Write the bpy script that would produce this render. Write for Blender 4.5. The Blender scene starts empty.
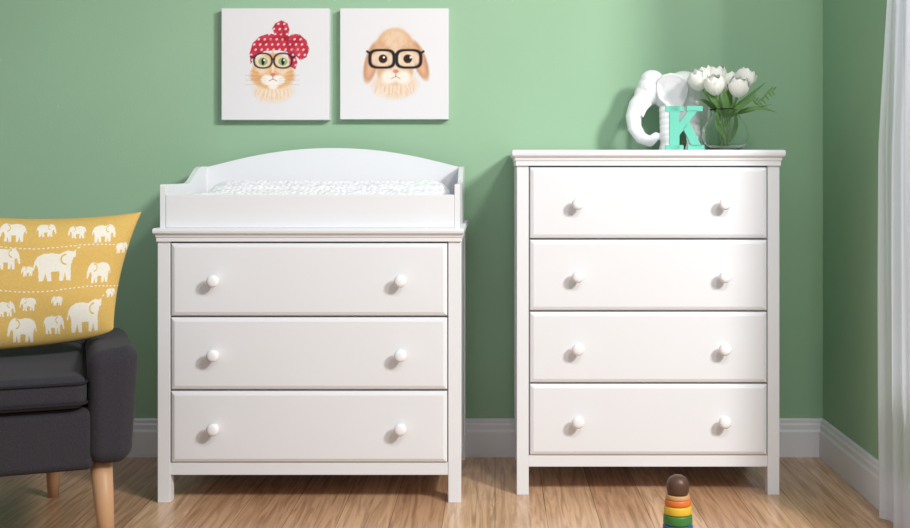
import bpy, bmesh, math, numpy as np
from mathutils import Vector, Matrix
S=bpy.context.scene
COL=S.collection
try:
    S.view_settings.view_transform='Standard'
    S.view_settings.look='None'
except Exception: pass

def lin(c):
    c=np.asarray(c,float)/255.0
    return np.where(c<=0.04045,c/12.92,((c+0.055)/1.055)**2.4)
def L4(r,g,b):
    l=lin((r,g,b)); return (float(l[0]),float(l[1]),float(l[2]),1.0)

# ---------------------------------------------------------------- materials
def mat(name,rgb,rough=0.5,var=0.03,scale=12,bump=0.0,bscale=80,spec=0.4,metal=0,sheen=0):
    m=bpy.data.materials.new(name); m.use_nodes=True
    nt=m.node_tree; N=nt.nodes; K=nt.links
    b=N['Principled BSDF']
    b.inputs['Roughness'].default_value=rough
    b.inputs['Metallic'].default_value=metal
    b.inputs['Specular IOR Level'].default_value=spec
    if sheen: b.inputs['Sheen Weight'].default_value=sheen
    tc=N.new('ShaderNodeTexCoord')
    nz=N.new('ShaderNodeTexNoise'); nz.inputs['Scale'].default_value=scale; nz.inputs['Detail'].default_value=4
    K.new(tc.outputs['Object'],nz.inputs['Vector'])
    cr=N.new('ShaderNodeValToRGB')
    c=L4(*rgb)
    cr.color_ramp.elements[0].position=0.3; cr.color_ramp.elements[1].position=0.7
    cr.color_ramp.elements[0].color=tuple(x*(1-var) for x in c[:3])+(1,)
    cr.color_ramp.elements[1].color=tuple(min(1,x*(1+var)) for x in c[:3])+(1,)
    K.new(nz.outputs['Fac'],cr.inputs['Fac']); K.new(cr.outputs['Color'],b.inputs['Base Color'])
    if bump:
        n2=N.new('ShaderNodeTexNoise'); n2.inputs['Scale'].default_value=bscale; n2.inputs['Detail'].default_value=3
        K.new(tc.outputs['Object'],n2.inputs['Vector'])
        bp=N.new('ShaderNodeBump'); bp.inputs['Strength'].default_value=bump; bp.inputs['Distance'].default_value=0.002
        K.new(n2.outputs['Fac'],bp.inputs['Height']); K.new(bp.outputs['Normal'],b.inputs['Normal'])
    return m

M_wall=mat('green_wall_paint',(155,190,158),0.75,0.012,3,0.15,150,0.15)
M_white=mat('white_lacquer',(228,229,232),0.5,0.008,4,0,80,0.3)
M_knob=mat('white_knob',(238,238,239),0.55,0.005,6,0,80,0.3)
M_trim=mat('white_trim_paint',(232,233,238),0.45,0.01,5)
M_ceramic=mat('white_ceramic',(246,246,248),0.2,0.005,8,0,80,0.45)
M_mint=mat('mint_paint',(108,198,174),0.5,0.02,20)
M_sofa=mat('charcoal_fabric',(57,55,60),0.95,0.16,260,0.8,420,0.1,0,0.05)
M_welt=mat('charcoal_welt',(42,40,45),0.95,0.1,200,0.4,400,0.1)
M_leg=mat('beech_leg',(192,150,112),0.45,0.08,14)
M_brown=mat('toy_dark_wood',(84,58,44),0.4,0.12,25)
M_tan=mat('toy_tan_wood',(196,150,100),0.45,0.08,25)
M_or=mat('toy_orange',(216,112,48),0.4); M_ye=mat('toy_yellow',(224,184,56),0.4)
M_gr=mat('toy_green',(62,124,58),0.4); M_bl=mat('toy_blue',(40,90,160),0.4)
M_pu=mat('toy_purple',(105,60,140),0.4); M_re=mat('toy_red',(200,40,35),0.4)
M_pet=mat('tulip_petal',(248,247,240),0.5,0.02,30)
M_leaf=mat('leaf_green',(96,136,72),0.5,0.2,20)
M_stem=mat('stem_green',(124,160,98),0.5,0.1,20)
M_yel=mat('pillow_yellow',(212,177,102),0.92,0.05,200,0.4,500,0.12)
M_pw=mat('pillow_white_print',(232,227,214),0.9,0.03,200,0.4,500,0.12)
M_canvas=mat('canvas_side',(226,225,226),0.8,0.02,60,0.3,500,0.2)
M_metal=mat('brushed_rod',(170,170,172),0.3,0.03,20,0,80,0.5,1)

def vc_mat():
    m=bpy.data.materials.new('watercolour_on_canvas'); m.use_nodes=True
    nt=m.node_tree; N=nt.nodes; K=nt.links; b=N['Principled BSDF']
    b.inputs['Roughness'].default_value=0.85; b.inputs['Specular IOR Level'].default_value=0.2
    a=N.new('ShaderNodeAttribute'); a.attribute_name='paint'
    K.new(a.outputs['Color'],b.inputs['Base Color'])
    tc=N.new('ShaderNodeTexCoord'); n=N.new('ShaderNodeTexNoise'); n.inputs['Scale'].default_value=500
    K.new(tc.outputs['Object'],n.inputs['Vector'])
    bp=N.new('ShaderNodeBump'); bp.inputs['Strength'].default_value=0.2; bp.inputs['Distance'].default_value=0.001
    K.new(n.outputs['Fac'],bp.inputs['Height']); K.new(bp.outputs['Normal'],b.inputs['Normal'])
    return m
M_paint=vc_mat()

def floor_mat():
    m=bpy.data.materials.new('oak_planks'); m.use_nodes=True
    nt=m.node_tree; N=nt.nodes; K=nt.links; b=N['Principled BSDF']
    tc=N.new('ShaderNodeTexCoord'); mp=N.new('ShaderNodeMapping')
    mp.inputs['Rotation'].default_value=(0,0,math.radians(90))
    K.new(tc.outputs['Object'],mp.inputs['Vector'])
    br=N.new('ShaderNodeTexBrick'); br.offset=0.37; br.offset_frequency=2
    br.inputs['Scale'].default_value=1
    br.inputs['Brick Width'].default_value=1.5; br.inputs['Row Height'].default_value=0.14
    br.inputs['Mortar Size'].default_value=0.0009; br.inputs['Mortar Smooth'].default_value=0.1
    br.inputs['Color1'].default_value=L4(216,180,146); br.inputs['Color2'].default_value=L4(188,147,114)
    br.inputs['Mortar'].default_value=L4(140,104,76); br.inputs['Bias'].default_value=-0.1
    K.new(mp.outputs['Vector'],br.inputs['Vector'])
    mp2=N.new('ShaderNodeMapping'); mp2.inputs['Scale'].default_value=(22,1.3,1)
    K.new(tc.outputs['Object'],mp2.inputs['Vector'])
    nz=N.new('ShaderNodeTexNoise'); nz.inputs['Scale'].default_value=2.2; nz.inputs['Detail'].default_value=8; nz.inputs['Distortion'].default_value=1.6
    K.new(mp2.outputs['Vector'],nz.inputs['Vector'])
    cr=N.new('ShaderNodeValToRGB')
    cr.color_ramp.elements[0].position=0.32; cr.color_ramp.elements[0].color=(0.58,0.49,0.41,1)
    cr.color_ramp.elements[1].position=0.60; cr.color_ramp.elements[1].color=(1.06,1.03,1.0,1)
    K.new(nz.outputs['Fac'],cr.inputs['Fac'])
    mx=N.new('ShaderNodeMix'); mx.data_type='RGBA'; mx.blend_type='MULTIPLY'; mx.inputs[0].default_value=0.85
    K.new(br.outputs['Color'],mx.inputs[6]); K.new(cr.outputs['Color'],mx.inputs[7])
    K.new(mx.outputs[2],b.inputs['Base Color'])
    b.inputs['Roughness'].default_value=0.24; b.inputs['Specular IOR Level'].default_value=0.5
    bp=N.new('ShaderNodeBump'); bp.inputs['Strength'].default_value=0.15; bp.inputs['Distance'].default_value=0.001
    K.new(nz.outputs['Fac'],bp.inputs['Height']); K.new(bp.outputs['Normal'],b.inputs['Normal'])
    return m
M_floor=floor_mat()

def minky():
    m=bpy.data.materials.new('dotted_minky'); m.use_nodes=True
    nt=m.node_tree; N=nt.nodes; K=nt.links; b=N['Principled BSDF']
    b.inputs['Roughness'].default_value=0.9
    tc=N.new('ShaderNodeTexCoord'); v=N.new('ShaderNodeTexVoronoi'); v.inputs['Scale'].default_value=62; v.inputs['Randomness'].default_value=0.5
    K.new(tc.outputs['Object'],v.inputs['Vector'])
    cr=N.new('ShaderNodeValToRGB')
    cr.color_ramp.elements[0].position=0.35; cr.color_ramp.elements[0].color=L4(252,252,254)
    cr.color_ramp.elements[1].position=0.8; cr.color_ramp.elements[1].color=L4(224,225,233)
    K.new(v.outputs['Distance'],cr.inputs['Fac']); K.new(cr.outputs['Color'],b.inputs['Base Color'])
    bp=N.new('ShaderNodeBump'); bp.invert=True; bp.inputs['Strength'].default_value=0.7; bp.inputs['Distance'].default_value=0.004
    K.new(v.outputs['Distance'],bp.inputs['Height']); K.new(bp.outputs['Normal'],b.inputs['Normal'])
    return m
M_minky=minky()

def glass():
    m=bpy.data.materials.new('clear_glass'); m.use_nodes=True
    b=m.node_tree.nodes['Principled BSDF']
    b.inputs['Transmission Weight'].default_value=1; b.inputs['Roughness'].default_value=0.0
    b.inputs['IOR'].default_value=1.22; b.inputs['Base Color'].default_value=(0.98,1,0.99,1)
    return m
M_glass=glass()

def curtain_mat():
    m=bpy.data.materials.new('white_curtain_fabric'); m.use_nodes=True
    nt=m.node_tree; N=nt.nodes; K=nt.links; N.remove(N['Principled BSDF'])
    out=N['Material Output']
    tc=N.new('ShaderNodeTexCoord'); w=N.new('ShaderNodeTexNoise'); w.inputs['Scale'].default_value=300
    K.new(tc.outputs['Object'],w.inputs['Vector'])
    bp=N.new('ShaderNodeBump'); bp.inputs['Strength'].default_value=0.2; bp.inputs['Distance'].default_value=0.001
    K.new(w.outputs['Fac'],bp.inputs['Height'])
    d=N.new('ShaderNodeBsdfDiffuse'); d.inputs['Color'].default_value=L4(243,245,251)
    t=N.new('ShaderNodeBsdfTranslucent'); t.inputs['Color'].default_value=L4(246,249,255)
    K.new(bp.outputs['Normal'],d.inputs['Normal'])
    mx=N.new('ShaderNodeMixShader'); mx.inputs[0].default_value=0.55
    K.new(d.outputs[0],mx.inputs[1]); K.new(t.outputs[0],mx.inputs[2])
    tr=N.new('ShaderNodeBsdfTransparent'); m2=N.new('ShaderNodeMixShader'); m2.inputs[0].default_value=0.15
    K.new(mx.outputs[0],m2.inputs[1]); K.new(tr.outputs[0],m2.inputs[2]); K.new(m2.outputs[0],out.inputs['Surface'])
    return m
M_curt=curtain_mat()

# ---------------------------------------------------------------- helpers
def obj(name,bm,mats,parent=None,loc=(0,0,0),smooth=False,rot=None):
    me=bpy.data.meshes.new(name)
    bmesh.ops.recalc_face_normals(bm,faces=bm.faces[:])
    bm.to_mesh(me); bm.free()
    if not isinstance(mats,(list,tuple)): mats=[mats]
    for m in mats: me.materials.append(m)
    if smooth:
        for p in me.polygons: p.use_smooth=True
    o=bpy.data.objects.new(name,me); COL.objects.link(o); o.location=loc
    if rot: o.rotation_euler=rot
    if parent: o.parent=parent
    return o
def empty(name,loc=(0,0,0),rot=(0,0,0)):
    o=bpy.data.objects.new(name,None); o.empty_display_size=0.1; COL.objects.link(o)
    o.location=loc; o.rotation_euler=rot; return o
def box(bm,x0,x1,y0,y1,z0,z1,bev=0,seg=2):
    r=bmesh.ops.create_cube(bm,size=1)
    vs=r['verts']
    for v in vs:
        v.co=Vector(((x0+x1)/2+v.co.x*(x1-x0),(y0+y1)/2+v.co.y*(y1-y0),(z0+z1)/2+v.co.z*(z1-z0)))
    if bev:
        es=list({e for v in vs for e in v.link_edges})
        bmesh.ops.bevel(bm,geom=es,offset=bev,segments=seg,affect='EDGES',profile=0.5)
def prism(bm,pts,a0,a1,axis='y'):
    n=len(pts)
    def P(p,a): return (p[0],a,p[1]) if axis=='y' else ((a,p[0],p[1]) if axis=='x' else (p[0],p[1],a))
    A=[bm.verts.new(P(p,a0)) for p in pts]; B=[bm.verts.new(P(p,a1)) for p in pts]
    for i in range(n):
        j=(i+1)%n; bm.faces.new((A[i],A[j],B[j],B[i]))
    bm.faces.new(A[::-1]); bm.faces.new(B)
def lathe(bm,prof,seg=32,center=(0,0,0),axis='z',mi=0):
    rings=[]
    for (r,h) in prof:
        ring=[]
        for i in range(seg):
            a=2*math.pi*i/seg; c,s=r*math.cos(a),r*math.sin(a)
            if axis=='z': p=(center[0]+c,center[1]+s,center[2]+h)
            else: p=(center[0]+c,center[1]-h,center[2]+s)
            ring.append(bm.verts.new(p))
        rings.append(ring)
    for k in range(len(rings)-1):
        for i in range(seg):
            j=(i+1)%seg
            f=bm.faces.new((rings[k][i],rings[k][j],rings[k+1][j],rings[k+1][i])); f.material_index=mi
    for ring in (rings[0],rings[-1]):
        f=bm.faces.new(ring); f.material_index=mi
def tube(bm,pts,rad,seg=10,mi=0,closed=False):
    pts=[Vector(p) for p in pts]; n=len(pts)
    if not hasattr(rad,'__len__'): rad=[rad]*n
    rings=[]; prev=None
    for i in range(n):
        if closed: t=pts[(i+1)%n]-pts[i-1]
        else: t=pts[min(i+1,n-1)]-pts[max(i-1,0)]
        t.normalize()
        if prev is None:
            u=t.orthogonal().normalized()
        else:
            u=(prev-t*prev.dot(t)).normalized()
        prev=u; w=t.cross(u)
        rings.append([bm.verts.new(pts[i]+(u*math.cos(2*math.pi*k/seg)+w*math.sin(2*math.pi*k/seg))*rad[i]) for k in range(seg)])
    m=n if closed else n-1
    for i in range(m):
        A=rings[i];B=rings[(i+1)%n]
        for k in range(seg):
            l=(k+1)%seg; f=bm.faces.new((A[k],A[l],B[l],B[k])); f.material_index=mi
    if not closed:
        bm.faces.new(rings[0][::-1]).material_index=mi; bm.faces.new(rings[-1]).material_index=mi
def ell(bm,c,r,rot=None,u=20,v=14):
    res=bmesh.ops.create_uvsphere(bm,u_segments=u,v_segments=v,radius=1)
    R=rot or Matrix.Identity(3)
    for w in res['verts']:
        w.co=R@Vector((w.co.x*r[0],w.co.y*r[1],w.co.z*r[2]))+Vector(c)
def bez(p0,p1,p2,p3,n=12):
    out=[]
    for i in range(n+1):
        t=i/n; out.append(Vector(p0)*(1-t)**3+Vector(p1)*3*t*(1-t)**2+Vector(p2)*3*t*t*(1-t)+Vector(p3)*t**3)
    return out

# ---------------------------------------------------------------- room
WX=1.078
bm=bmesh.new(); box(bm,-3.2,WX+0.12,0,0.12,0,2.6); obj('wall_back',bm,M_wall)
bm=bmesh.new()
box(bm,WX,WX+0.06,-0.76,0,0,2.6); box(bm,WX,WX+0.06,-3.9,-0.76,0,0.35); box(bm,WX,WX+0.06,-3.9,-0.76,2.45,2.6); box(bm,WX,WX+0.06,-4.6,-3.9,0,2.6)
obj('wall_right',bm,M_wall)
bm=bmesh.new(); box(bm,-3.2,WX+0.12,-4.6,0.12,-0.05,0); obj('floor',bm,M_floor)
bprof=[(0,0),(0.017,0),(0.017,0.082),(0.013,0.090),(0.013,0.104),(0.009,0.110),(0.009,0.119),(0.005,0.124),(0,0.124)]
bm=bmesh.new(); prism(bm,[(-a,b) for a,b in bprof],-3.2,WX,'x'); obj('baseboard_back',bm,M_trim)
bm=bmesh.new(); prism(bm,[(WX-a,b) for a,b in bprof],-4.6,-0.0175,'y'); obj('baseboard_right',bm,M_trim)
w=empty('window_1',(WX+0.03,-2.33,0.35))
bm=bmesh.new()
for y0,y1,z0,z1 in ((-1.56,-1.52,0,2.1),(1.54,1.57,0,2.1),(-1.52,1.54,0,0.04),(-1.52,1.54,2.06,2.1)):
    box(bm,-0.02,0.025,y0,y1,z0,z1,0.003)
obj('frame',bm,M_trim,w)

# curtain
bm=bmesh.new(); ny,nz=90,60; V=[]
for j in range(nz+1):
    z=0.012+2.40*j/nz; row=[]
    e=-0.665-0.07*min(1,max(0,(z-1.0)/0.45))+0.012*math.sin(z*2.3)
    for i in range(ny+1):
        t=i/ny; y=e+(-0.975-e)*t
        x=1.043+0.015*math.sin(t*22+0.6*math.sin(z*1.7)+0.6)*(0.75+0.25*math.sin(z*2+t*7))+0.003*math.sin(t*60+z*2)
        row.append(bm.verts.new((x,y,z)))
    V.append(row)
for j in range(nz):
    for i in range(ny): bm.faces.new((V[j][i],V[j][i+1],V[j+1][i+1],V[j+1][i]))
obj('curtain',bm,M_curt,smooth=True)
bm=bmesh.new(); tube(bm,[(1.04,-0.5,2.43),(1.04,-4.1,2.43)],0.012,16)
for y in (-0.55,-4.0): box(bm,1.04,WX,y-0.01,y+0.01,2.42,2.44)
obj('curtain_rod',bm,M_metal)

# ---------------------------------------------------------------- dressers
def knob(bm,x,y,z):
    prof=[(0.0115,0),(0.0115,0.002),(0.008,0.005),(0.0075,0.016),(0.012,0.0205),(0.0165,0.024),(0.0178,0.028),(0.017,0.032),(0.014,0.0355),(0.009,0.0375),(0.002,0.038)]
    lathe(bm,prof,24,(x,y,z),'y')
def dresser(name,loc,W,Dp,top,rows,rail,post,kx,crown,ovh):
    E=empty(name,loc); h=W/2; zc=crown
    for nm,sx in (('left',-1),('right',1)):
        bm=bmesh.new()
        xo,xi=sx*h,sx*(h-post)
        a,b=min(xo,xi),max(xo,xi)
        box(bm,a,b,-Dp,-Dp+0.04,0,zc,0.0015)
        box(bm,a,b,-0.04,0,0,zc,0.0015)
        xo,xi=sx*(h-0.005),sx*(h-0.022); a,b=min(xo,xi),max(xo,xi)
        box(bm,a,b,-Dp+0.04,-0.04,rail[0],zc)
        obj('side_frame_'+nm,bm,M_white,E)
    bm=bmesh.new()
    box(bm,-h+post,h-post,-Dp+0.026,-Dp+0.03,rail[1]-0.002,zc-0.001)
    box(bm,-h+post,h-post,-0.012,-0.004,rail[0],zc)
    box(bm,-h+post,h-post,-Dp+0.03,-0.012,rail[0]+0.004,rail[0]+0.018)
    obj('carcass',bm,M_white,E)
    bm=bmesh.new(); box(bm,-h+post,h-post,-Dp+0.002,-Dp+0.022,rail[0],rail[1],0.0015); obj('bottom_rail',bm,M_white,E)
    for k,(z0,z1) in enumerate(rows):
        bm=bmesh.new(); x0,x1=-h+post+0.003,h-post-0.003
        yb,y1,y2=-Dp+0.022,-Dp-0.0005,-Dp-0.007
        def ring(i,y): return [bm.verts.new(p) for p in ((x0+i,y,z0+i),(x1-i,y,z0+i),(x1-i,y,z1-i),(x0+i,y,z1-i))]
        R=[ring(0,yb),ring(0,y1),ring(0.003,y1-0.003),ring(0.011,y2)]
        for a,b in zip(R,R[1:]):
            for i in range(4): bm.faces.new((a[i],a[(i+1)%4],b[(i+1)%4],b[i]))
        bm.faces.new(R[-1]); bm.faces.new(R[0][::-1])
        obj('drawer_front_%d'%(k+1),bm,M_white,E)
        zk=(z0+z1)/2-0.002
        for s in kx:
            bm=bmesh.new(); knob(bm,s,y2,zk); obj('knob',bm,M_knob,E,smooth=True)
    bm=bmesh.new(); hh=top-crown
    prof=[(0.0,0),(0.003,0),(0.003,hh*0.28),(0.006,hh*0.34),(0.0075,hh*0.5),(0.012,hh*0.56),(0.0145,hh*0.6),(0.0165,hh*0.66),(0.0175,hh*0.8),(0.0165,hh*0.94),(0.014,hh)]
    rings=[]
    for o_,z in prof:
        q_=o_*ovh
        rings.append([bm.verts.new(p) for p in ((-h-q_,-Dp-o_-0.004,zc+z),(h+q_,-Dp-o_-0.004,zc+z),(h+q_,0,zc+z),(-h-q_,0,zc+z))])
    for a,b in zip(rings,rings[1:]):
        for i in range(4): bm.faces.new((a[i],a[(i+1)%4],b[(i+1)%4],b[i]))
    bm.faces.new(rings[0][::-1]); bm.faces.new(rings[-1])
    obj('top_crown',bm,M_white,E)
    return E
CT=dresser('changing_table',(-0.5245,-0.02,0),0.857,0.52,0.776,[(0.529,0.733),(0.321,0.5235),(0.1155,0.3155)],(0.078,0.1135),0.036,(-0.2650,0.2595),0.7385,0.5)
CH=dresser('chest_of_drawers',(0.443,-0.02,0),0.760,0.44,0.998,[(0.743,0.9475),(0.5345,0.738),(0.326,0.5295),(0.1165,0.321)],(0.081,0.1145),0.0345,(-0.2050,0.2165),0.9525,0.75)
# changing topper
T0=0.776
bm=bmesh.new(); box(bm,-0.4095,0.4095,-0.507,-0.492,T0,0.870,0.002); obj('topper_front_rail',bm,M_white,CT)
bm=bmesh.new()
pts=[(-0.507,T0),(-0.507,0.894),(-0.503,0.899)]
for i in range(13):
    t=i/12; y=-0.27+0.18*t; pts.append((y,0.899+0.052*(3*t*t-2*t**3)))
pts+=[(-0.034,0.951),(-0.034,T0)]
prism(bm,pts,-0.425,-0.410,'x'); prism(bm,pts,0.410,0.425,'x'); obj('topper_sides',bm,M_white,CT)
bm=bmesh.new(); pts=[(-0.425,T0)]
for i in range(81):
    x=-0.425+0.850*i/80; a=min(1,abs(x)/0.410)
    pts.append((x,0.950+0.061*(1-a**2.1)**1.15))
pts.append((0.425,T0)); prism(bm,pts,-0.034,-0.019,'y'); obj('topper_arched_back',bm,M_white,CT)
bm=bmesh.new(); box(bm,-0.4095,0.4095,-0.4915,-0.0345,T0,T0+0.008); obj('topper_base',bm,M_white,CT)
# changing pad
bm=bmesh.new(); nx,ny=260,150; V=[]
for j in range(ny+1):
    v=j/ny; row=[]
    for i in range(nx+1):
        u=i/nx; x=-0.400+0.800*u; y=-0.489+0.452*v
        ex=(1-abs(2*u-1)**14)**0.5; ey=(1-abs(2*v-1)**10)**0.5
        h=0.089-0.022*math.exp(-((v-0.45)/0.2)**2)+0.045*max(0,(v-0.5)/0.5)**1.1+0.006*(abs(2*u-1))**4
        h+=0.002*math.sin(u*23+v*5)*math.sin(v*11)
        xo=x*1.0+0.005*math.sin(y*90); yo=y+0.004*math.sin(x*70)
        h+=0.0035*(abs(math.sin(math.pi*(xo+yo)/0.021)*math.sin(math.pi*(xo-yo)/0.021)))**0.6
        row.append(bm.verts.new((x,y,h*ex*ey)))
    V.append(row)
for j in range(ny):
    for i in range(nx): bm.faces.new((V[j][i],V[j][i+1],V[j+1][i+1],V[j+1][i]))
r=[V[0][i] for i in range(nx+1)]+[V[j][nx] for j in range(1,ny+1)]+[V[ny][i] for i in range(nx-1,-1,-1)]+[V[j][0] for j in range(ny-1,0,-1)]
bm.faces.new(r[::-1])
obj('changing_pad',bm,M_minky,loc=(-0.5245,-0.02,T0+0.0095),smooth=True)

# ---------------------------------------------------------------- canvas prints
def nzf(x,y,s=1,seed=0):
    return (np.sin(x*1.3*s+2.1*np.sin(y*.7*s+seed))+np.sin(y*1.7*s+1.7*np.sin(x*.9*s+seed*2))+np.sin((x+y)*2.9*s+seed)*.6)/2.6
class Pic:
    def __init__(s,x,y,base):
        s.x=x;s.y=y;s.c=np.ones(x.shape+(3,))*np.array(base,float)
    def put(s,m,c,a=1.0):
        m=(np.clip(m,0,1)*a)[...,None]; s.c=s.c*(1-m)+np.array(c,float)*m
    def e(s,cx,cy,rx,ry,c,a=1,rot=0,soft=0.8,jag=0,seed=0):
        r=math.radians(rot); dx=s.x-cx; dy=s.y-cy
        u=(dx*math.cos(r)+dy*math.sin(r))/rx; v=(-dx*math.sin(r)+dy*math.cos(r))/ry
        d=np.sqrt(u*u+v*v)+jag*nzf(s.x,s.y,1.6,seed)
        s.put((1-d)*min(rx,ry)/soft+0.5,c,a)
    def ring(s,cx,cy,rx,ry,wd,c,p=2.0,a=1):
        d=(np.abs((s.x-cx)/rx)**p+np.abs((s.y-cy)/ry)**p)**(1/p)
        s.put(wd/2-np.abs(d-1)*min(rx,ry)+0.5,c,a)
    def line(s,x0,y0,x1,y1,wd,c,a=1):
        L=(x1-x0)**2+(y1-y0)**2; t=np.clip(((s.x-x0)*(x1-x0)+(s.y-y0)*(y1-y0))/L,0,1)
        d=np.hypot(s.x-x0-t*(x1-x0),s.y-y0-t*(y1-y0)); s.put(wd/2-d+0.5,c,a)
    def poly(s,P): return pip(s.x,s.y,P)
def pip(x,y,P):
    ins=np.zeros(x.shape,bool); n=len(P)
    for i in range(n):
        x0,y0=P[i]; x1,y1=P[(i+1)%n]
        if y0==y1: continue
        c=((y0>y)!=(y1>y))&(x<(x1-x0)*(y-y0)/(y1-y0)+x0); ins^=c
    return ins
def fur(p,rng,n,cx,cy,rx,ry,cols,ln,a=0.35,wd=0.7):
    for i in range(n):
        t=rng.uniform(0,2*math.pi); q=rng.uniform(0,1)**0.5
        x=cx+rx*q*math.cos(t); y=cy+ry*q*math.sin(t)
        dx=(x-cx)/rx; p.line(x,y,x+dx*ln*0.7+rng.uniform(-1,1),y+ln*(0.6+0.4*q),wd,cols[rng.randint(len(cols))],a)
def wash(p,cx,cy,rx,ry,c,a,seed):
    d=np.hypot((p.x-cx)/rx,(p.y-cy)/ry); p.put(np.clip(1.25-d,0,1)*np.clip(nzf(p.x,p.y,.28,seed)+0.2,0,1),c,a)
def cat(p):
    rng=np.random.RandomState(3)
    OR=(228,176,122); CR=(245,230,210); WH=(247,243,238); DO=(208,142,88)
    p.e(273,90,19,12,(238,208,176),0.8,soft=6,jag=0.12,seed=1)
    for i in range(26):
        x0=256+i*1.3; p.line(x0,90,x0+rng.uniform(-1.5,1.5)+(x0-272)*.10,95+rng.uniform(0,6)*(1-abs(i-13)/18),1.0,(OR,CR,WH)[i%3],0.5)
    p.e(272,70,20,17,OR,0.95,soft=2.5,jag=0.02,seed=2); p.e(272,76,22,13,OR,0.95,soft=2.5,jag=0.03,seed=2)
    wash(p,272,70,20,18,DO,0.4,5); wash(p,272,72,20,20,CR,0.45,8)
    p.e(262,67,7,8,CR,0.6,soft=4); p.e(283,67,7,8,CR,0.6,soft=4)
    fur(p,rng,50,272,72,18,14,(DO,CR,OR),2.8,0.25)
    for s_ in (-1,1):   # tabby cheek stripes
        for k in range(3): p.line(272+s_*21,71+k*4,272+s_*14,73+k*3,1.0,DO,0.55)
    p.line(272.5,50,272.5,58,1.0,DO,0.5)
    p.e(267,80,6.5,5,WH,0.95,soft=2); p.e(278,80,6.5,5,WH,0.95,soft=2); p.e(272.5,86,5,3.5,WH,0.9,soft=2); p.line(272.5,64,272.5,72,2.5,CR,0.7)
    fur(p,rng,20,272,96,12,5,(WH,CR,OR),3.5,0.35)
    for s_ in (-1,1):
        for k in range(3): p.line(272+s_*7,79+k*2,272+s_*27,75+k*5,0.25,(170,150,135),0.6)
    R=(200,56,74)
    band=[(250,64),(249,53),(252,43),(259,36),(269,33),(279,35),(287,41),(292,50),(294,58),(288,52),(278,50),(264,51),(256,56)]
    bow1=[(281,39),(275,35),(272,28),(275,23),(281,20),(287,23),(289,29),(287,37)]
    bow2=[(286,38),(292,34),(299,34),(306,40),(309,49),(306,57),(300,60),(293,53),(288,45)]
    tail=[(286,40),(293,50),(297,62),(295,69),(289,66),(288,56)]
    ms=[p.poly(band),p.poly(bow1),p.poly(bow2),p.poly(tail)]
    m=ms[0]|ms[1]|ms[2]|ms[3]
    p.put(m.astype(float),R)
    p.put(m*np.clip(nzf(p.x,p.y,.30,4)+0.1,0,1),(164,36,54),0.55)
    p.put(m*np.clip(nzf(p.x,p.y,.22,9)-0.1,0,1),(224,104,110),0.5)
    gx=(p.x+((np.floor(p.y/5.2))%2)*3.0+0.3*p.y)%6.0-3.0; gy=p.y%5.2-2.6
    p.put(m*np.clip((1.15-np.hypot(gx,gy))/0.6+0.5,0,1),(246,232,232),0.9)
    for P_ in (((286,38),(297,50)),((287,37),(279,32)),((276,36),(262,44)),((289,40),(300,42)),((282,22),(284,34)),((287,42),(293,60))):
        p.line(*P_[0],*P_[1],0.9,(130,26,44),0.6)
    for Q in (bow1,bow2,tail):
        for i_ in range(len(Q)):
            p.line(*Q[i_],*Q[(i_+1)%len(Q)],0.3,(140,30,46),0.5)
    p.e(286,38,3.2,3.0,(170,38,56))
    for s_,cx in ((-1,262.5),(1,282.5)):
        p.e(cx,61,7.6,5.6,(236,218,190),0.7,soft=2); p.e(cx,61.5,4.6,4.0,(150,174,120)); p.e(cx,61.5,1.6,3.3,(36,34,34)); p.e(cx+1.2,60,0.9,0.9,(255,255,255))
        p.ring(cx,60.5,9.0,7.4,1.4,(46,44,50),2.4)
    p.line(271,59,274,59,1.3,(46,44,50)); p.line(254,58,250,56,1.3,(46,44,50)); p.line(291,58,295,56,1.3,(46,44,50))
    p.e(272.5,74.5,2.4,1.6,(216,124,122)); p.line(272.5,76,272.5,79,0.5,(150,92,74),0.9); p.line(272.5,79,268.5,81,0.5,(150,92,74),0.9); p.line(272.5,79,276.5,81,0.5,(150,92,74),0.9)
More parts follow.
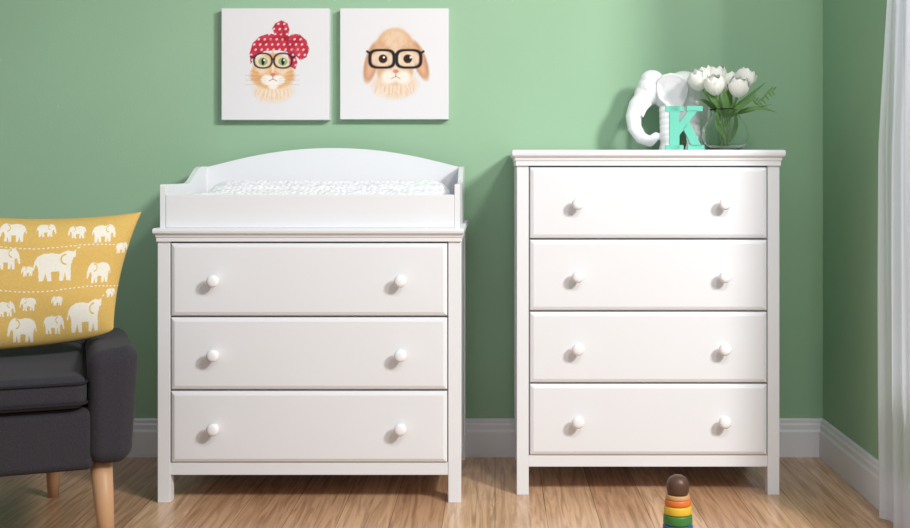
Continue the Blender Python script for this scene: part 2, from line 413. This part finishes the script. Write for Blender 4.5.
def rabbit(p):
    rng=np.random.RandomState(5)
    TN=(218,174,136); LT=(240,220,196); DK=(196,140,100); WH=(247,242,235)
    p.e(395,84,22,14,(232,200,168),0.8,soft=6,jag=0.10,seed=3)
    for i in range(28):
        x0=377+i*1.35; p.line(x0,86,x0+rng.uniform(-1.5,1.5)+(x0-395)*.08,91+rng.uniform(0,7)*(1-abs(i-14)/20),1.0,(TN,LT,WH)[i%3],0.5)
    for cx,cy,rt in ((371.5,62,14),(420,60,-20)):
        p.e(cx,cy,6.8,20.5,DK,0.9,rot=rt,soft=2,jag=0.03); p.e(cx,cy+1,3.8,15,(226,180,150),0.85,rot=rt,soft=3); fur(p,rng,16,cx,cy,4,15,(DK,LT,TN),4,0.25)
    p.e(395,50,20,22.5,TN,0.97,soft=2.5,jag=0.02,seed=6); p.e(395,68,19,17,TN,0.95,soft=3)
    wash(p,395,52,20,24,DK,0.45,7); wash(p,395,60,20,26,LT,0.5,3)
    p.e(395,38,11,9,LT,0.55,soft=7); p.e(389,77,8,7,WH,0.85,soft=4); p.e(403,77,8,7,WH,0.85,soft=4); p.e(396,62,5,14,LT,0.75,soft=4)
    fur(p,rng,80,395,50,18,20,(DK,LT,TN),3.2,0.25)
    fur(p,rng,30,395,88,16,6,(LT,WH,TN),4,0.35)
    for cx in (382,409):
        p.e(cx,58.5,10.5,7.5,(242,228,210),0.55,soft=2.5); p.e(cx+(1 if cx<395 else -1),58.5,4.3,4.3,(56,38,30),soft=1.2); p.e(cx+2,57,1.1,1.1,(255,255,255))
        p.ring(cx,58.5,12.2,8.8,2.2,(38,35,38),3.4)
    p.line(393,54,398,54,1.6,(38,35,38)); p.line(370,53,367,51,2.0,(38,35,38)); p.line(421,53,424,51,2.0,(38,35,38))
    p.e(396,71,2.8,1.8,(208,140,128)); p.line(396,73,396,76,0.6,(150,104,84),0.8); p.line(396,76,391.5,78.5,0.6,(150,104,84),0.8); p.line(396,76,400.5,78.5,0.6,(150,104,84),0.8)
def canvas(name,loc,Wd,Hd,px0,px1,py0,py1,fn):
    E=empty(name,loc)
    bm=bmesh.new(); box(bm,-Wd/2,Wd/2,-0.0335,0,-Hd/2,Hd/2,0.0015); obj('stretched_canvas',bm,M_canvas,E)
    nx,nz=300,310
    xs=np.linspace(px0,px1,nx+1); ys=np.linspace(py1,py0,nz+1)
    X,Y=np.meshgrid(xs,ys); p=Pic(X,Y,(230,228,230)); fn(p)
    gx,gz=np.meshgrid(np.linspace(-Wd/2+0.001,Wd/2-0.001,nx+1),np.linspace(-Hd/2+0.001,Hd/2-0.001,nz+1))
    co=np.stack([gx.ravel(),np.full(gx.size,-0.0342),gz.ravel()],1)
    idx=np.arange((nx+1)*(nz+1)).reshape(nz+1,nx+1)
    F=np.stack([idx[:-1,:-1].ravel(),idx[:-1,1:].ravel(),idx[1:,1:].ravel(),idx[1:,:-1].ravel()],1)
    me=bpy.data.meshes.new('painted_face'); me.from_pydata(co.tolist(),[],F.tolist())
    ca=me.color_attributes.new('paint','FLOAT_COLOR','POINT')
    c=lin(np.clip(p.c,0,255)).reshape(-1,3); c4=np.concatenate([c,np.ones((len(c),1))],1).astype(np.float32)
    ca.data.foreach_set('color',c4.ravel())
    me.materials.append(M_paint)
    o=bpy.data.objects.new('painted_face',me); COL.objects.link(o); o.parent=E
canvas('canvas_print',(-0.7155,0,1.285),0.352,0.364,221,329,8,120,cat)
canvas('canvas_print.001',(-0.328,0,1.286),0.354,0.362,340,449,8,119,rabbit)

# ---------------------------------------------------------------- elephant figurine
TZ=0.9985
k=0.00318
def ep(px,py,y=0.0): # figurine sketch units -> metres
    return ((px-667)*k,y,(151-py)*k)
bm=bmesh.new()
ell(bm,ep(684,97),(24*k,0.054,27*k)); ell(bm,ep(674,92),(22*k,0.046,20*k)); ell(bm,ep(691,108),(17*k,0.052,26*k))
ell(bm,ep(652,88),(15*k,0.038,16*k)); ell(bm,ep(645,95),(11*k,0.030,13*k)); ell(bm,ep(652,79),(12*k,0.034,10*k))
tr=[ep(645,96,-0.006),ep(637,105,-0.010),ep(633,116,-0.014),ep(634,127,-0.016),ep(640,137,-0.018),ep(649,141,-0.02),ep(655,136,-0.02)]
cr_=[]
for i in range(len(tr)-1):
    for t in (0,0.25,0.5,0.75): cr_.append(Vector(tr[i]).lerp(Vector(tr[i+1]),t))
cr_.append(Vector(tr[-1]))
rr=[(10.0-5.6*i/(len(cr_)-1))*k for i in range(len(cr_))]
for p_,r_ in zip(cr_,rr): ell(bm,p_,(r_,r_,r_),u=12,v=8)
for px,y in ((666,-0.030),(674,0.030),(692,-0.032),(698,0.032)):
    for t in np.linspace(0,1,7):
        ell(bm,ep(px,110+34*t,y),((8.5-1.2*t)*k,(8.5-1.2*t)*k,7*k),u=14,v=8)
    lathe(bm,[(8.4*k,0),(8.6*k,0.008),(7.4*k,0.02)],16,ep(px,151,y))
EAR=[(655,82),(660,76),(668,74),(677,76),(683,82),(685,90),(683,99),(678,107),(672,113),(667,110),(662,104),(657,99),(655,91)]
for s_ in (-1,1):
    def yy_(px): 
        t=(px-655)/30.0
        return s_*(0.037+0.034*t**0.6 if t>0 else 0.037)
    O=[Vector(ep(a_,b_,yy_(a_))) for a_,b_ in EAR]
    cx_,cy_=668,92; c_=Vector(ep(cx_,cy_,yy_(cx_)-s_*0.004))
    th_=Vector((0,s_*0.0065,0))
    def ringv(f,off): return [bm.verts.new(c_.lerp(p_,f)+off) for p_ in O]
    A0=ringv(0.55,th_*0.2); A1=ringv(0.85,th_*0.6); A2=ringv(0.97,th_*1.1); A3=ringv(1.05,th_*0); A4=ringv(0.97,-th_); A5=ringv(0.5,-th_)
    for X_,Y_ in ((A0,A1),(A1,A2),(A2,A3),(A3,A4),(A4,A5)):
        for i in range(len(O)): 
            j=(i+1)%len(O); bm.faces.new((X_[i],X_[j],Y_[j],Y_[i]))
    bm.faces.new(A0); bm.faces.new(A5[::-1])
    ell(bm,(ep(646,89)[0],s_*0.031,ep(646,89)[2]),(2.2*k,0.006,1.8*k),u=10,v=8)
    tube(bm,[ep(649,103,s_*0.022),ep(644,109,s_*0.032),ep(641,117,s_*0.036)],[0.008,0.006,0.0035],10)
tube(bm,[ep(704,92),ep(709,104),ep(708,118)],[0.007,0.005,0.006],8)
o=obj('elephant_figurine',bm,M_ceramic,loc=(0.548,-0.115,TZ),smooth=True)
md=o.modifiers.new('r','REMESH'); md.mode='VOXEL'; md.voxel_size=0.0022; md.use_smooth_shade=True
md=o.modifiers.new('s','SMOOTH'); md.iterations=5; md.factor=0.5
# ---------------------------------------------------------------- letter K
bm=bmesh.new(); kw,kh=0.113,0.133
def kp(P): prism(bm,[(a*kw,b*kh) for a,b in P],-0.012,0.012,'y')
kp([(0.10,0),(0.36,0),(0.36,1),(0.10,1)])
kp([(0,0),(0.47,0),(0.47,0.12),(0,0.12)]); kp([(0,0.88),(0.47,0.88),(0.47,1),(0,1)])
kp([(0.36,0.34),(0.84,0.90),(0.60,0.90),(0.36,0.62)]); kp([(0.46,0.50),(0.62,0.64),(0.94,0.10),(0.68,0.10)])
kp([(0.55,0.88),(0.97,0.88),(0.97,1),(0.55,1)]); kp([(0.58,0),(1.02,0),(1.02,0.12),(0.58,0.12)])
obj('decorative_letter',bm,M_mint,loc=(0.512,-0.33,TZ),rot=(0,0,math.radians(-4)))

# ---------------------------------------------------------------- vase + tulips
VX,VY=0.706,-0.26
E=empty('glass_vase',(VX,VY,TZ))
bm=bmesh.new()
outer=[(0.030,0.0),(0.050,0.004),(0.064,0.020),(0.071,0.045),(0.068,0.070),(0.056,0.093),(0.044,0.105),(0.040,0.112),(0.044,0.122),(0.050,0.128)]
inner=[(0.0485,0.128),(0.0425,0.121),(0.0385,0.112),(0.0425,0.104),(0.0545,0.092),(0.0665,0.0695),(0.0695,0.045),(0.0625,0.021),(0.048,0.007),(0.010,0.006)]
lathe(bm,outer+inner,48); obj('glass_bowl',bm,M_glass,E,smooth=True)
F=empty('tulip_bouquet',(VX,VY,TZ))
q=0.003073
def vp(px,py,y): return Vector(((px-724.6)*q,y,(150.5-py)*q))
rng=np.random.RandomState(2)
buds=[(698,80,0.0,-0.45),(711,86,-0.05,-0.2),(717,75,0.02,-0.10),(734,88,-0.055,0.15),(744,78,-0.01,0.5),(729,80,0.03,0.05),(705,75,0.03,-0.3)]
bs=bmesh.new()
bp_=bmesh.new()
for n_,(px,py,y,tilt) in enumerate(buds):
    c=vp(px,py,y); ax=Vector((tilt,-0.12+0.5*y/0.05*0.3,1)).normalized()
    Ln=0.060; base=c-ax*Ln*0.5; R=ax.to_track_quat('Z','Y').to_matrix()
    for lay,(rad,off) in enumerate(((0.0235,0),(0.0278,math.pi/3))):
        for m_ in range(3):
            a0=off+m_*2*math.pi/3+n_; g=[]
            for j in range(11):
                v=j/10; wv=math.radians(66)*(math.sin(math.pi*min(1,v*0.78+0.18))**0.5)*(1 if v<0.99 else 0.25)
                rr_=rad*(0.20+1.0*math.sin(math.pi*(0.03+0.76*v))**0.7*(1-0.10*v))
                row=[]
                for i in range(9):
                    u=-1+i/4; a=a0+u*wv
                    r2=rr_*(1+0.07*u*u*lay)
                    z=Ln*(v-0.07*u*u*v)
                    row.append(bp_.verts.new(base+R@Vector((r2*math.cos(a),r2*math.sin(a),z))))
                g.append(row)
            for j in range(10):
                for i in range(8): bp_.faces.new((g[j][i],g[j][i+1],g[j+1][i+1],g[j+1][i]))
    foot=Vector((rng.uniform(-0.03,0.03),rng.uniform(-0.03,0.03),0.014))
    neck=Vector((0.018*(px-722)/20,y*0.25,0.115))
    tube(bs,bez(foot,foot.lerp(neck,0.6),neck+Vector((0,0,0.02)),neck.lerp(base,0.5),8)[:-1]+bez(neck.lerp(base,0.5),neck.lerp(base,0.7)+Vector((0,0,0.006)),base-ax*0.02,base+ax*0.004,6),0.0032,8)
obj('tulip_buds',bp_,M_pet,F,smooth=True); obj('stems',bs,M_stem,F,smooth=True)
bl=bmesh.new()
def leaf(p0,p1,p2,wid,n=12,nrm=Vector((0,-1,0.25))):
    pts=bez(p0,Vector(p0).lerp(Vector(p1),0.6),p1,p2,n); prev=None
    for i,p_ in enumerate(pts):
        t=(pts[min(i+1,n)]-pts[max(i-1,0)]).normalized(); s_=t.cross(nrm).normalized()
        w_=wid*(math.sin(math.pi*(0.08+0.92*i/n))**0.8)+0.0003
        fold=nrm.normalized()*w_*0.35
        row=[bl.verts.new(p_-s_*w_+fold),bl.verts.new(p_),bl.verts.new(p_+s_*w_+fold)]
        if prev:
            for a in (0,1): bl.faces.new((prev[a],prev[a+1],row[a+1],row[a]))
        prev=row
leaf(vp(722,118,0),vp(748,96,-0.01),vp(764,82,-0.02),0.006)
leaf(vp(727,118,0),vp(752,104,-0.02),vp(774,113,-0.03),0.006)
leaf(vp(727,116,0.01),vp(756,108,0.0),vp(771,104,0),0.005)
leaf(vp(722,116,-0.02),vp(712,98,-0.04),vp(700,92,-0.05),0.009)
leaf(vp(724,118,-0.03),vp(722,100,-0.05),vp(718,88,-0.06),0.010)
leaf(vp(726,118,-0.02),vp(738,104,-0.05),vp(752,98,-0.05),0.009)
leaf(vp(720,116,0),vp(705,100,-0.01),vp(696,100,-0.02),0.007)
leaf(vp(725,118,0),vp(730,98,-0.03),vp(724,84,-0.03),0.007)
leaf(vp(722,140,-0.02),vp(712,122,-0.03),vp(716,106,-0.025),0.007)
leaf(vp(728,142,-0.01),vp(736,125,-0.02),vp(732,108,-0.02),0.007)
for k2 in range(16):
    t=k2/15; b0=vp(748+22*t,97+6*math.sin(t*5),-0.02); d=Vector((0.012,0,0.014*(1 if k2%2 else -1)))
    leaf(b0,b0+d*0.6,b0+d,0.0030,4)
obj('leaves',bl,M_leaf,F,smooth=True)

# ---------------------------------------------------------------- stacking toy
E=empty('stacking_toy',(0.444,-1.0,0))
def disc(nm,z0,z1,r0,r1,m,b=0.004):
    bm=bmesh.new(); lathe(bm,[(r0-b,z0),(r0-b*0.3,z0+b*0.3),(r0,z0+b),(r1,z1-b),(r1-b*0.3,z1-b*0.3),(r1-b,z1)],40); obj(nm,bm,m,E,smooth=True)
disc('base_ring',0,0.030,0.040,0.040,M_re); disc('ring_purple',0.030,0.056,0.038,0.0375,M_pu); disc('ring_blue',0.056,0.082,0.037,0.036,M_bl)
disc('ring_green',0.082,0.106,0.0355,0.0345,M_gr); disc('ring_yellow',0.106,0.127,0.034,0.033,M_ye); disc('ring_orange',0.127,0.143,0.0325,0.031,M_or)
disc('collar',0.143,0.153,0.030,0.028,M_tan,0.002)
bm=bmesh.new(); lathe(bm,[(0.024,0.153),(0.0265,0.160),(0.0275,0.170),(0.026,0.182),(0.021,0.192),(0.012,0.198),(0.002,0.200)],40); obj('head',bm,M_brown,E,smooth=True)

# ---------------------------------------------------------------- sofa
E=empty('sofa',(-0.85,-1.05,0),(0,0,math.radians(20)))
def rbox(nm,x0,x1,y0,y1,z0,z1,b,m=M_sofa,fn=None):
    bm=bmesh.new(); box(bm,x0,x1,y0,y1,z0,z1,b,6)
    if fn:
        for v in bm.verts: fn(v)
    o=obj(nm,bm,m,E,smooth=True); md=o.modifiers.new('w','WEIGHTED_NORMAL'); md.keep_sharp=False; return o
def armf(v):
    if v.co.z>0.4: v.co.z+=0.012-0.045*max(0,v.co.y/0.72)+ 0.008*(v.co.x+0.055)/0.055
    v.co.x-=0.018*((0.45-v.co.z)/0.2)**2 if v.co.z<0.45 and v.co.x>-0.05 else 0
rbox('armrest_right',-0.115,0,0,0.72,0.24,0.505,0.034,fn=armf)
rbox('seat_base',-1.45,-0.10,0.012,0.70,0.228,0.375,0.02)
def cushf(v):
    u=(v.co.x+0.50)/0.38; w_=(v.co.y-0.33)/0.33
    if v.co.z>0.42: v.co.z+=0.010*max(0,1-u*u)*max(0,1-w_*w_)
rbox('seat_cushion',-0.76,-0.117,-0.008,0.60,0.378,0.455,0.026,fn=cushf)
rbox('seat_cushion_far',-1.41,-0.765,-0.008,0.60,0.378,0.455,0.026,fn=cushf)
rbox('backrest',-1.45,-0.03,0.62,0.74,0.245,0.495,0.035)
rbox('armrest_left',-1.56,-1.445,0,0.72,0.245,0.53,0.034)
bm=bmesh.new()
def loop(x0,x1,y0,y1,z,r=0.025):
    P=[]
    for cx,cy,a0 in ((x1-r,y1-r,0),(x0+r,y1-r,90),(x0+r,y0+r,180),(x1-r,y0+r,270)):
        for t in range(0,91,18):
            a=math.radians(a0+t); P.append((cx+r*math.cos(a),cy+r*math.sin(a),z))
    return P
for (a,b) in ((-0.76,-0.117),(-1.41,-0.765)):
    tube(bm,loop(a,b,-0.010,0.60,0.440),0.0035,8,closed=True); tube(bm,loop(a,b,-0.010,0.60,0.392),0.0035,8,closed=True)
obj('cushion_welting',bm,M_welt,E,smooth=True)
bm=bmesh.new()
for (x,y,sx,sy) in ((-0.085,0.07,0.018,-0.02),(-0.20,0.66,0,0.02),(-1.46,0.07,-0.02,-0.02),(-1.40,0.66,-0.02,0.02)):
    tube(bm,[(x,y,0.25),(x+sx*0.5,y+sy*0.5,0.12),(x+sx,y+sy,0.0)],[0.027,0.022,0.015],24)
obj('legs',bm,M_leg,E,smooth=True)

# ---------------------------------------------------------------- throw pillow
EL=[(0,.2),(.05,.17),(.09,.24),(.11,.36),(.17,.40),(.21,.30),(.20,.0),(.29,.0),(.32,.22),(.36,.0),(.44,.0),(.44,.24),(.62,.24),(.60,.0),(.69,.0),(.73,.20),(.78,.0),(.87,.0),(.88,.30),(.93,.45),(.97,.30),(.99,.32),(.96,.52),(.90,.64),(.78,.72),(.60,.74),(.45,.70),(.36,.72),(.26,.76),(.15,.70),(.07,.58),(.03,.42)]
ER=[(.00,.86),(.05,.90),(.10,.80),(.10,.62),(.15,.60),(.20,.38),(.20,.0),(.29,.0),(.32,.22),(.36,.0),(.44,.0),(.44,.24),(.62,.24),(.60,.0),(.69,.0),(.73,.20),(.78,.0),(.87,.0),(.88,.30),(.93,.45),(.97,.30),(.99,.32),(.96,.52),(.90,.64),(.78,.72),(.60,.74),(.45,.70),(.36,.76),(.26,.80),(.15,.76),(.08,.84)]
nu,nv=330,240
cor={'TL':(-1.425,-0.83,0.831,-58,212),'TR':(-0.962,-0.66,0.826,142,213),'BR':(-1.012,-0.74,0.522,117,334),'BL':(-1.37,-0.90,0.474,-50,350)}
def bil(u,v):
    c={k_:np.array(x,float) for k_,x in cor.items()}
    u=u[...,None];v=v[...,None]
    return c['BL']*(1-u)*(1-v)+c['BR']*u*(1-v)+c['TL']*(1-u)*v+c['TR']*u*v
us=np.linspace(0,1,nu+1); vs_=np.linspace(0,1,nv+1); U,Vv=np.meshgrid(us,vs_)
P=bil(U,Vv)
pos=P[...,:3].copy()
a=2*U-1; b=2*Vv-1
th=0.070*(np.clip(1-np.abs(a)**2.6,0,1)**0.55)*(np.clip(1-np.abs(b)**2.6,0,1)**0.55)
th*=1+0.04*np.sin(U*9+Vv*4)+0.03*np.sin(Vv*14+U*5)
pos[...,0]-=np.where(a>0,1,-1)*0.016*(1-b*b)*np.abs(a)**3
pos[...,2]-=np.where(b>0,0.018,0)*(1-a*a)*np.abs(b)**3
pos[...,2]-=np.where(b<0,0.028,0)*np.clip(1-a*a,0,1)**0.5*np.abs(b)**3*U
nrm=np.array((0.33,-0.94,0.0))
front=pos+nrm*(th+0.003)[...,None]; back=pos-nrm*(th*0.6+0.003)[...,None]
FU=(U[:-1,:-1]+U[1:,1:])/2; FV=(Vv[:-1,:-1]+Vv[1:,1:])/2
D=bil(FU,FV)[...,3:]; DX,DY=D[...,0],D[...,1]
white=np.zeros(DX.shape,bool)
def stamp(cx,cy,w_,flip,shape=EL,h_=None):
    h_=h_ or w_
    sx=(DX-cx)/w_+0.5; sy=0.38-(DY-cy)/h_
    if flip: sx=1-sx
    ins=pip(sx,sy,shape)
    ear=np.abs(np.hypot((sx-.31)/.10,(sy-.56)/.13)-1)<0.17
    white[ins&~(ear&(sx>.30))]=True
stamp(56,266,48,True,ER,38); stamp(101,274,28,False); stamp(88,316,42,True,ER,37)
stamp(12,229,28,False); stamp(6,257,28,True); stamp(22,326,30,False); stamp(45,227,20,True); stamp(104,233,26,True); stamp(6,306,19,True)
stamp(76,230,19,False); stamp(28,302,17,False); stamp(54,322,22,True); stamp(126,250,15,True); stamp(27,270,13,False); stamp(116,296,12,True); stamp(57,300,12,False)
stamp(-25,265,44,False,ER,40); stamp(-20,300,30,True); stamp(-28,232,30,True); stamp(-15,335,30,True)
for yy in (246,289):
    white|=(np.abs(DY-yy-0.02*(DX-60)-2*np.sin(DX*0.05))<0.55)&((DX%4.6)<2.2)
n=(nu+1)*(nv+1)
co=np.concatenate([front.reshape(-1,3),back.reshape(-1,3)])
idx=np.arange(n).reshape(nv+1,nu+1)
Fq=np.stack([idx[:-1,:-1].ravel(),idx[:-1,1:].ravel(),idx[1:,1:].ravel(),idx[1:,:-1].ravel()],1)
Fb=Fq[:,::-1]+n
bd=list(idx[0,:])+list(idx[1:,-1])+list(idx[-1,-2::-1])+list(idx[-2:0:-1,0])
Fs=[(bd[(i+1)%len(bd)],bd[i],bd[i]+n,bd[(i+1)%len(bd)]+n) for i in range(len(bd))]
ctr=co.mean(0)
me=bpy.data.meshes.new('throw_pillow'); me.from_pydata((co-ctr).tolist(),[],Fq.tolist()+Fb.tolist()+[tuple(int(q_) for q_ in f) for f in Fs])
me.materials.append(M_yel); me.materials.append(M_pw)
mi=np.concatenate([white.ravel().astype(np.int32),np.zeros(len(Fb)+len(Fs),np.int32)])
me.polygons.foreach_set('material_index',mi); me.polygons.foreach_set('use_smooth',np.ones(len(mi),bool)); me.update()
o=bpy.data.objects.new('throw_pillow',me); COL.objects.link(o); o.location=tuple(ctr)

# ---------------------------------------------------------------- lights
def area(name,loc,tgt,size,e,col=(1,1,1)):
    l=bpy.data.lights.new(name,'AREA'); l.energy=e; l.size=size; l.color=col; l.shape='DISK'
    o=bpy.data.objects.new(name,l); COL.objects.link(o); o.location=loc
    o.rotation_euler=(Vector(tgt)-Vector(loc)).to_track_quat('-Z','Y').to_euler()
area('window_key_light',(2.45,-3.4,2.75),(-0.2,-0.4,0.5),0.6,145,(1,0.985,0.96))
area('room_softbox_light',(0.92,-2.7,2.5),(0.4,0,0.75),0.35,25,(1,0.995,0.98))
area('room_fill_light',(-0.6,-3.9,2.5),(-0.2,0,0.7),2.4,12,(0.97,0.98,1))
W=bpy.data.worlds.new('world'); S.world=W; W.use_nodes=True
W.node_tree.nodes['Background'].inputs[0].default_value=(0.92,0.96,1,1); W.node_tree.nodes['Background'].inputs[1].default_value=0.37

cam=bpy.data.cameras.new('camera'); co_=bpy.data.objects.new('camera',cam); COL.objects.link(co_)
co_.location=(0,-3.83,0.94); co_.rotation_euler=(math.radians(90),0,0)
cam.sensor_width=36; cam.lens=1165/910*36; cam.shift_x=-40/910; cam.shift_y=-94/910
S.camera=co_
